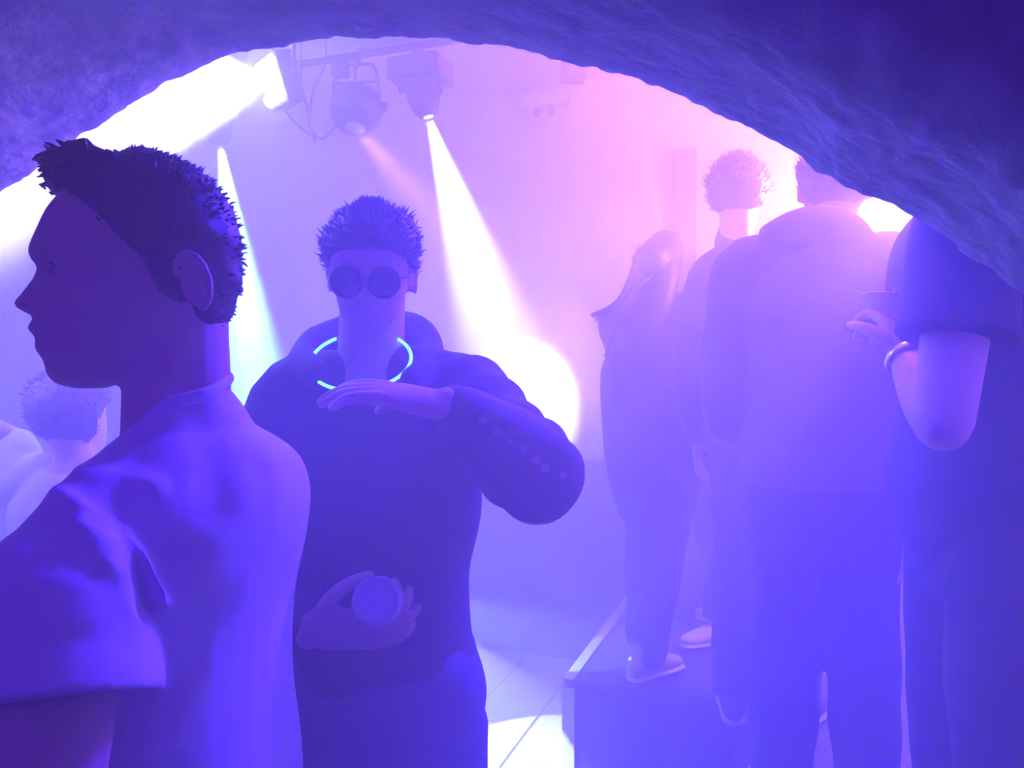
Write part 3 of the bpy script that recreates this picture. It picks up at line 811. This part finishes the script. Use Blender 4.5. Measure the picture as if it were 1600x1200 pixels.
def grow1(x, y, z):
    py = 607 - z / .000655
    g = .010 + .008 * max(0, 1 - abs(py - 300) / 60) * (1 if y > .08 else 0)
    if py > 480: g *= max(.3, 1 - (py - 480) / 100)
    return g
H1.hair(b, hm1, line1, grow1, z0=zc(585), seed=3, rough=.004, tufts=2600, tlen=.008, comb=lambda p: Vector((0, .5, .35)) if p.y > .06 and p.z > zc(330) else Vector((0, -.35, -.1)))
# the quiff over the forehead
rq = random.Random(5)
for i in range(260):
    x = rq.uniform(-.05, .05); py = rq.uniform(262, 300); px = np.interp(py, [262, 300], [150, 112]) + rq.uniform(-20, 40)
    p0 = hm1 @ Vector((x, yc(px), zc(py, px)))
    tipx, tipy = rq.uniform(58, 130), rq.uniform(238, 285)
    if tipx < 75: tipy = max(tipy, 262)
    p2 = hm1 @ Vector((x * 1.05, yc(tipx), zc(tipy, tipx))); p1 = p0.lerp(p2, .5) + UP * rq.uniform(.004, .012)
    loft(b, [p0, p1, p2], [.005, .004, .0008], n=5, k=2)
obj('hair', b, M['hair'], root1)

# ------------------------------------------------------------------ man with sunglasses and glow necklace
D2 = 1.30; s2 = D2 / FPX
c2 = P(590, 600, D2 + .03); base2 = Vector((c2.x, c2.y, 0))
root2 = thing('person', 'man in dark jacket and round dark glasses, arm bent across his chest', 'person', base2)
F2 = -FWD
ps2 = Pose(base2, F2, 1.79, (-FWD + RGT * .06))
J2 = ps2.J
ps2.tors = [(z, f, a * .93, b_) for z, f, a, b_ in ps2.tors]
J2['chin'] = P(574, 534, 1.22); J2['neck'] = P(580, 585, 1.30)
J2['shl'] = P(722, 628, 1.30); J2['ell'] = P(838, 742, 1.14); J2['wrl'] = P(700, 636, 1.03)
J2['shr'] = P(462, 640, 1.30); J2['elr'] = P(418, 900, 1.27); J2['wrr'] = P(480, 985, 1.08)
hm2 = ps2.headmtx(pitch=.25)
H2 = Head(scale=.845)
body(root2, ps2, H2, hm2, .0045, hands=dict(
    l=dict(d=P(590, 612, 1.02) - P(700, 636, 1.03), palm=-UP + FWD * .25, thumb=FWD, curl=.35),
    r=dict(d=RGT * 1.0 + UP * .05 - FWD * .05, palm=UP * .55 + FWD * .8, thumb=UP * .8 - FWD * .5, curls=[.9, .75, .55, .45])))
def collar2(bm):
    # stand-up hood round the neck
    pts = [P(500, 588, 1.20), P(472, 572, 1.28), P(486, 546, 1.36), P(530, 528, 1.42), P(585, 518, 1.44), P(640, 520, 1.42), P(676, 548, 1.36), P(672, 580, 1.27), P(640, 600, 1.20)]
    loft(bm, pts, [(.026, .018), (.034, .020), (.036, .022), (.038, .024), (.040, .024), (.040, .024), (.036, .022), (.030, .02), (.024, .018)], UP, 16, 4)
    # sleeve bulges
    loft(bm, [J2['shl'] + UP * .022, J2['shl'].lerp(J2['ell'], .35) + UP * .012, J2['ell']], [.066, .066, .056], F2, 20, 4)
    loft(bm, [J2['ell'], J2['ell'].lerp(J2['wrl'], .5)], [.056, .052], F2, 20, 1)
    # ribbed waistband
    pts, rad = [ps2.at(0, 0, .985), ps2.at(0, 0, 1.03)], [(.158, .122), (.164, .128)]
    loft(bm, pts, rad, ps2.L, 30, 1, n_exp=2.3)
def folds2(co, no):
    h = wrinkle(.0035, 5, 4.0)(co, no)
    a = np.array(J2['shl']); bq = np.array(J2['ell']); ab = bq - a
    t = (co - a) @ ab / (ab @ ab)
    dist = np.linalg.norm(co - a - np.clip(t, 0, 1)[:, None] * ab, axis=1)
    h += .005 * np.sin(t * 2 * PI * 3.6 + 1) * np.exp(-(dist / .09) ** 4) * ((t > -.1) & (t < 1.2))
    return h
jk = top(root2, ps2, 'jacket', M['navy'], .0055, .012, .965, 1.88, 1.47, folds2, collar2, hemgrow=-.02, sr=.014)
trousers(root2, ps2, M['jeans'], .009, .013, waist=1.02)
shoes(root2, ps2, M['shoe'])
b = bmesh.new()
H2.hair(b, hm2, lambda z: float(np.interp(z, [.03, .06, .10, .125, .16, .170, .178], [-.06, -.04, -.010, .016, .075, .095, .2])),
        lambda x, y, z: .008 + .006 * max(0, min(1, (z - .12) / .06)) + (.006 if x < -.04 and z > .15 else 0), z0=.05, seed=11, rough=.010, tufts=1800, tlen=.016,
        comb=lambda p: Vector((p.x * 4, .15, .25)))
obj('hair', b, M['hair'], root2)
# print down the sleeve: small pale blots set on the cloth
bv = BVHTree.FromObject(jk, bpy.context.evaluated_depsgraph_get())
rp = random.Random(2)
jo = wpos(jk)
for px, py, sz in ((753, 655, 11), (777, 672, 13), (797, 688, 10), (817, 701, 12), (838, 719, 11), (851, 731, 12), (879, 742, 12), (786, 600, 6), (815, 648, 5)):
    cpos = Vector((0, 0, CAMZ)); dr = (P(px, py, 1) - cpos).normalized()
    loc, nor, _, dist = bv.ray_cast(cpos - jo, dr)
    if loc is None: continue
    loc = loc + jo; u = nor.orthogonal().normalized(); v = nor.cross(u)
    ring = []; b = bmesh.new()
    for a in range(10):
        r = sz * s2 * rp.uniform(.35, 1.0) * .7
        q = loc + u * math.cos(a * PI / 5) * r + v * math.sin(a * PI / 5) * r
        l2, n2, _, d2 = bv.ray_cast(q + nor * .03 - jo, -nor)
        ring.append(bm_v := b.verts.new((l2 + jo if l2 is not None else q) + nor * .0012))
    b.faces.new(ring)
    obj('sleeve_print', b, M['printw'], root2)['label'] = 'faded pale print'

# sunglasses
sg = thing('sunglasses', 'round dark sunglasses on the face of the man with the glow necklace', 'sunglasses', hm2 @ (Vector((0, .1, .115)) * H2.k))
fr = []
for sx in (-1, 1):
    cL = hm2 @ (Vector((sx * .034, .100, .110)) * H2.k); ax = (hm2.to_3x3() @ Vector((sx * .12, 1, -.05))).normalized()
    part(sg, 'lens', M['shades'], lambda b: lathe(b, [(.0230, -.0015), (.0230, .0008), (.018, .0022), (.006, .003)], cL, ax, 26), True)
    def rimf(b):
        s_ = ax.orthogonal().normalized(); f_ = ax.cross(s_)
        pts = [cL + s_ * .0240 * math.cos(a) + f_ * .0240 * math.sin(a) for a in np.linspace(0, 2 * PI, 25)]
        loft(b, pts, [.0016] * 25, n=6, k=1)
    part(sg, 'rim', M['black'], rimf, True)
    part(sg, 'temple', M['black'], lambda b: loft(b, [hm2 @ (Vector((sx * .060, .094, .116)) * H2.k), hm2 @ (Vector((sx * .076, .05, .117)) * H2.k), hm2 @ (Vector((sx * .081, -.005, .116)) * H2.k), hm2 @ (Vector((sx * .079, -.02, .104)) * H2.k)], [.002, .002, .002, .002], n=6, k=3), True)
part(sg, 'bridge', M['black'], lambda b: loft(b, [hm2 @ (Vector((-.009, .1025, .113)) * H2.k), hm2 @ (Vector((0, .107, .116)) * H2.k), hm2 @ (Vector((.009, .1025, .113)) * H2.k)], [.0018] * 3, n=6, k=3), True)

# glow necklace: an open ring lying over the collar, tilted down in front
ncx, ncy, nd = 563, 565, 1.23
b = bmesh.new(); gp = []
for a in np.linspace(math.radians(122), math.radians(122 + 296), 40):
    ca, sa = math.cos(a), math.sin(a)
    dd = nd + .062 * sa
    px = ncx + 79 * ca + 7 * sa; py = ncy - 45 * sa - 3 * ca
    gp.append(P(px, py, dd))
loft(b, gp, [.0027] * len(gp), n=10, k=2)
nk = obj('glow_necklace', b, M['glow'], loc=gp[0]); tag(nk, 'glowing cyan stick necklace round the neck of the man in the dark jacket', 'necklace')
for g_, nm in ((gp[0], 'connector'), (gp[-1], 'connector')):
    b = bmesh.new(); ball(b, g_, .0036, seg=10); obj(nm, b, M['shoe'], nk)

# cup in his right hand, base turned to the camera
cc = P(587, 937, 1.02); cax = (-FWD * .92 + UP * .30 + RGT * .12).normalized()
cup = thing('plastic_cup', 'pale plastic cup held low, base towards us, by the man in dark jacket', 'cup', cc)
part(cup, 'wall', M['cup'], lambda b: lathe(b, [(.001, -.002), (.026, -.002), (.0285, 0), (.0295, -.004), (.0375, -.092), (.0365, -.092), (.0275, -.006), (.001, -.0045)], cc, cax, 32), True)
def rimc(b):
    s_ = cax.orthogonal().normalized(); f_ = cax.cross(s_)
    loft(b, [cc + (s_ * math.cos(a) + f_ * math.sin(a)) * .0285 for a in np.linspace(0, 2 * PI, 33)], [.0016] * 33, n=6, k=1)
part(cup, 'rim', M['cup'], rimc, True)

# ------------------------------------------------------------------ crowd on the stage
# big man in a dark hooded top, back to us
def stage_at(px, d):
    q = P(px, 600, d); return Vector((q.x, q.y, SZ + .003))
b3 = stage_at(1286, 2.05)
r3 = thing('person', 'broad man in a grey hooded top on the stage, head under the arch', 'person', b3)
p3 = Pose(b3, FWD + RGT * .25, 1.70)
p3.tors = [(z, f, a * 1.18, b_ * 1.15) for z, f, a, b_ in p3.tors]
p3.J['shl'] += p3.L * .03; p3.J['shr'] -= p3.L * .03
p3.J['chin'] = P(1296, 375, 2.16); p3.J['neck'] = P(1285, 400, 2.06)
p3.J['elr'] = P(1408, 640, 2.02); p3.J['wrr'] = P(1405, 830, 2.0)
p3.J['ell'] = P(1140, 640, 2.12); p3.J['wrl'] = P(1160, 560, 2.32)
h3 = Head(scale=1.08); hm3 = p3.headmtx()
body(r3, p3, h3, hm3, .008)
def hood3(bm):
    loft(bm, [p3.J['neck'] - UP * .06, p3.J['neck'] + UP * .05 + FWD * .04], [.085, .078], p3.L, 20, 1)
    loft(bm, [P(1205, 365, 2.0), P(1240, 355, 1.97), P(1285, 352, 1.95), P(1325, 365, 1.97), P(1360, 405, 2.02)], [(.03, .05), (.05, .05), (.055, .05), (.05, .05), (.03, .05)], UP, 18, 4)
top(r3, p3, 'hooded_top', M['grey'], .008, .035, .86, 1.9, 1.475, wrinkle(.006, 4, 5), hood3, hemgrow=.01, sr=.022)
trousers(r3, p3, M['darkcloth'], .01, .03, waist=.88)
shoes(r3, p3, M['darkcloth'])
b = bmesh.new(); h3.hair(b, hm3, lambda z: float(np.interp(z, [.03, .10, .125, .16, .175, .185], [-.05, -.01, .01, .05, .08, .2])), lambda x, y, z: .010, z0=.05, seed=21, rough=.005, tufts=500)
obj('hair', b, M['hair'], r3)

# man behind the woman
b4 = stage_at(1198, 2.58)
r4 = thing('person', 'man with a bushy haircut between the woman and the broad man on the stage', 'person', b4)
p4 = Pose(b4, FWD + RGT * .5, 1.77)
p4.J['chin'] = P(1160, 372, 2.52); p4.J['neck'] = P(1152, 395, 2.45)
h4 = Head(scale=.95); hm4 = p4.headmtx()
body(r4, p4, h4, hm4, .008)
top(r4, p4, 'sweater', M['darkcloth'], .008, .024, .88, 1.9, 1.475, wrinkle(.005, 4, 7), lambda bm: loft(bm, [p4.J['neck'] - UP * .04, p4.J['neck'] + UP * .045 + FWD * .02], [.074, .066], p4.L, 20, 1), sr=.016)
trousers(r4, p4, M['darkcloth'], .01); shoes(r4, p4, M['darkcloth'])
b = bmesh.new(); h4.hair(b, hm4, lambda z: float(np.interp(z, [.03, .10, .125, .16, .175, .185], [-.05, -.01, .01, .05, .08, .2])), lambda x, y, z: .018, z0=.05, seed=31, rough=.010, tufts=900, tlen=.03)
obj('hair', b, M['hair'], r4)

# woman with long blown hair and a shoulder bag
b5 = stage_at(1030, 2.98)
r5 = thing('person', 'woman with long hair blown to one side at the front corner of the stage', 'person', b5)
p5 = Pose(b5, FWD + RGT * .8, 1.64)
p5.J['anl'] = Vector((*P(1003, 600, 3.14).xy, SZ + .09)); p5.J['anr'] = Vector((*P(1012, 600, 2.92).xy, SZ + .09))
p5.J['knl'] = (p5.J['anl'] + p5.J['hipl']) / 2 + p5.F * .02; p5.J['knr'] = (p5.J['anr'] + p5.J['hipr']) / 2 + p5.F * .02
p5.J['ell'] = P(985, 590, 2.95); p5.J['wrl'] = P(1010, 640, 3.1)
h5 = Head(scale=.93); hm5 = p5.headmtx(pitch=-.05)
body(r5, p5, h5, hm5, .008)
def jack5(bm):
    loft(bm, [P(1020, 510, 2.98), P(1002, 580, 2.92), P(1005, 700, 2.92), P(1020, 800, 2.95)], [(.12, .10), (.15, .12), (.16, .12), (.13, .11)], p5.L, 22, 4)
top(r5, p5, 'jacket', M['navy'], .008, .03, .80, 1.9, 1.475, wrinkle(.006, 4, 9), jack5, hemgrow=.015, sr=.02)
trousers(r5, p5, M['darkcloth'], .009, name='trousers')
shoes(r5, p5, M['shoeg'])
b = bmesh.new(); h5.hair(b, hm5, lambda z: float(np.interp(z, [.0, .05, .10, .125, .16, .175, .185], [.03, .03, .03, .04, .06, .08, .2])), lambda x, y, z: .014, z0=.01, seed=41, rough=.006, tufts=300)
rr_ = random.Random(9)
loft(b, [P(1038, 385, 2.99), P(1030, 425, 2.95), P(1022, 470, 2.90), P(1012, 520, 2.86)], [(.075, .06), (.085, .06), (.075, .045), (.04, .02)], p5.L, 18, 4)
for i in range(46):
    u = rr_.uniform(-1, 1); v = rr_.uniform(0, 1)
    p0 = P(1020 + 22 * u, 395 + 20 * v, 2.96 + .05 * u); p1 = P(1000 + 20 * u, 445 + 12 * v, 2.92 + .05 * u)
    p2 = P(975 + 16 * u + 8 * v, 485 + 10 * u, 2.90 + .05 * u); p3_ = P(945 + 22 * u, 505 + 16 * u + 8 * v, 2.88 + .05 * u)
    loft(b, [p0, p1, p2, p3_], [.014, .012, .009, .002], n=6, k=3)
obj('hair', b, M['hair'], r5)
# shoulder bag
bg = thing('shoulder_bag', 'dark shoulder bag slung at the back of the woman with blown hair', 'bag', P(962, 585, 2.84))
def bagf(b):
    loft(b, [P(968, 548, 2.83), P(960, 565, 2.82), P(957, 595, 2.82), P(968, 618, 2.83), P(990, 628, 2.84)], [(.022, .06), (.036, .08), (.042, .085), (.036, .08), (.02, .06)], RGT, 18, 4, n_exp=2.6)
part(bg, 'pouch', M['bag'], bagf, True)
part(bg, 'strap', M['bag'], lambda b: loft(b, [P(946, 556, 2.80), P(956, 530, 2.78), P(964, 508, 2.80), P(990, 455, 2.84), P(1030, 425, 2.92)], [(.005, .012)] * 5, RGT, 8, 3), True)

# person further back, mostly hidden: pale sneakers show
b6 = stage_at(1130, 3.42)
r6 = thing('person', 'hidden dancer at the rear of the stage, only pale sneakers showing', 'person', b6)
p6 = Pose(b6, FWD * -.2 - RGT * 1.0, 1.60)
p6.J['anl'] = Vector((*P(1118, 600, 3.30).xy, SZ + .09)); p6.J['anr'] = Vector((*P(1146, 600, 3.62).xy, SZ + .09))
h6 = Head(scale=.93); hm6 = p6.headmtx(); body(r6, p6, h6, hm6, .010)
top(r6, p6, 'sweater', M['darkcloth'], .010, .02, .9, 1.9); trousers(r6, p6, M['darkcloth'], .010, bottom=.10); shoes(r6, p6, M['shoe'])
b = bmesh.new(); h6.hair(b, hm6, lambda z: float(np.interp(z, [.03, .10, .125, .16, .175, .185], [-.05, -.01, .01, .05, .08, .2])), lambda x, y, z: .012, z0=.05, seed=51, tufts=200)
obj('hair', b, M['hair'], r6)

# man at the right edge with a glass, behind the arch
b7 = stage_at(1535, 1.44)
r7 = thing('person', 'man in a dark t-shirt at the right edge raising a glass, head behind the arch', 'person', b7)
p7 = Pose(b7, -RGT + FWD * .12, 1.74)
J7 = p7.J
J7['shl'] = P(1512, 368, 1.17); J7['ell'] = P(1474, 662, 1.13); J7['wrl'] = P(1416, 560, 1.30)
J7['neck'] = P(1560, 215, 1.42)
J7['elr'] = P(1520, 660, 1.66); J7['wrr'] = P(1470, 900, 1.66)
h7 = Head(); J7['chin'] = P(1500, 190, 1.42); hm7 = p7.headmtx()
p7.tors = [(z, f - .02, a * 1.05, b_ * 1.12) for z, f, a, b_ in p7.tors]
body(r7, p7, h7, hm7, .005, hands=dict(l=dict(d=P(1385, 500, 1.38) - P(1416, 560, 1.30), palm=-RGT * .3 + UP * .2 + FWD * .9, thumb=UP * .8 - RGT * .4, curls=[1.1, 1.1, 1.1, 1.1])))
def arm7(bm):
    pass
def tshirt7():
    bm = bmesh.new()
    pts, rad = p7.spine(1.0, 1.475)
    pts = [p7.at(0, 0, .90)] + pts; rad = grow_r([(.175, .135)] + rad, .022)
    loft(bm, pts, rad, p7.L, 30, 4, n_exp=2.3)
    hem = J7['shl'].lerp(J7['ell'], .56)
    loft(bm, [J7['shl'].lerp(J7['neck'], .55), J7['shl'] + UP * .01, J7['shl'].lerp(hem, .5), hem], [.06, .076, .080, .084], p7.F, 26, 5, cap=False)
    hem = J7['shr'].lerp(J7['elr'], .55)
    loft(bm, [J7['shr'].lerp(J7['neck'], .55), J7['shr'], hem], [.06, .07, .076], p7.F, 22, 4)
    return obj('t_shirt', fuse(bm, .006, 3, wrinkle(.003, 5, 6)), M['darkcloth'], r7)
tshirt7()
trousers(r7, p7, M['darkcloth'], .010); shoes(r7, p7, M['darkcloth'])
b = bmesh.new(); h7.hair(b, hm7, lambda z: float(np.interp(z, [.03, .10, .125, .16, .175, .185], [-.05, -.01, .01, .05, .08, .2])), lambda x, y, z: .012, z0=.05, seed=61, tufts=200)
obj('hair', b, M['hair'], r7)
wd = (J7['wrl'] - J7['ell']).normalized(); ws = wd.orthogonal().normalized(); wf = wd.cross(ws); wc = J7['wrl'] - wd * .012
b = bmesh.new(); loft(b, [wc + (ws * math.cos(a) + wf * math.sin(a)) * .0335 for a in np.linspace(0, 2 * PI, 29)], [(.010, .003)] * 29, wd, 8, 1)
wt = obj('wristband', b, M['metal'], r7); wt['label'] = 'shiny metal wristband'
# the glass with ice and two straws
gc = P(1374, 520, 1.39)
gl = thing('tumbler', 'clear tumbler with straws raised in front of the broad man at the right', 'glass', gc)
gax = (UP + RGT * .06).normalized()
part(gl, 'wall', M['drink'], lambda b: lathe(b, [(.001, 0), (.027, 0), (.033, .068), (.0315, .068), (.026, .006), (.001, .006)], gc, gax, 32), True)
def rimg(b):
    s_ = gax.orthogonal().normalized(); f_ = gax.cross(s_)
    loft(b, [gc + gax * .068 + (s_ * math.cos(a) + f_ * math.sin(a)) * .0325 for a in np.linspace(0, 2 * PI, 33)], [.0015] * 33, n=6, k=1)
part(gl, 'rim', M['metal'], rimg, True)
for x, y, z in ((-.008, .004, .030), (.010, -.006, .036), (.0, .010, .046)):
    part(gl, 'ice_cube', M['drink'], lambda b: box(b, gc + Vector((x, y, z)), (.017, .017, .017), Matrix.Rotation(z * 40, 3, 'Z') @ Matrix.Rotation(x * 60, 3, 'X'), bevel=.002))
for q in ((1372, 500, 1.37, 1341, 455, 1.36), (1378, 500, 1.375, 1398, 452, 1.38)):
    part(gl, 'straw', M['shoe'], lambda b: tube(b, [P(*q[:3]), P(*q[3:])], .0018, 8, 1), True)

# ------------------------------------------------------------------ dancer at the far left, behind the man in white
b8 = P(120, 600, 1.95); b8 = Vector((b8.x, b8.y, 0))
r8 = thing('person', 'short dancer in a pale top, far left behind the man in white t-shirt', 'person', b8)
p8 = Pose(b8, RGT * .15 + FWD * .9, 1.53)
J8 = p8.J
J8['ell'] = P(20, 690, 2.0); J8['wrl'] = P(-70, 650, 1.9)
J8['elr'] = P(200, 830, 1.9); J8['wrr'] = P(190, 760, 2.1)
h8 = Head(scale=.93); hm8 = p8.headmtx(pitch=-.15)
body(r8, p8, h8, hm8, .007)
top(r8, p8, 't_shirt', M['white'], .008, .02, .85, .8, 1.475, wrinkle(.004, 4, 8))
trousers(r8, p8, M['jeans'], .010); shoes(r8, p8, M['shoe'])
b = bmesh.new(); h8.hair(b, hm8, lambda z: float(np.interp(z, [.0, .05, .10, .125, .16, .175, .185], [.0, .0, .0, .02, .06, .08, .2])), lambda x, y, z: .016, z0=.02, seed=71, rough=.007, tufts=500)
obj('hair', b, M['hairb'], r8)
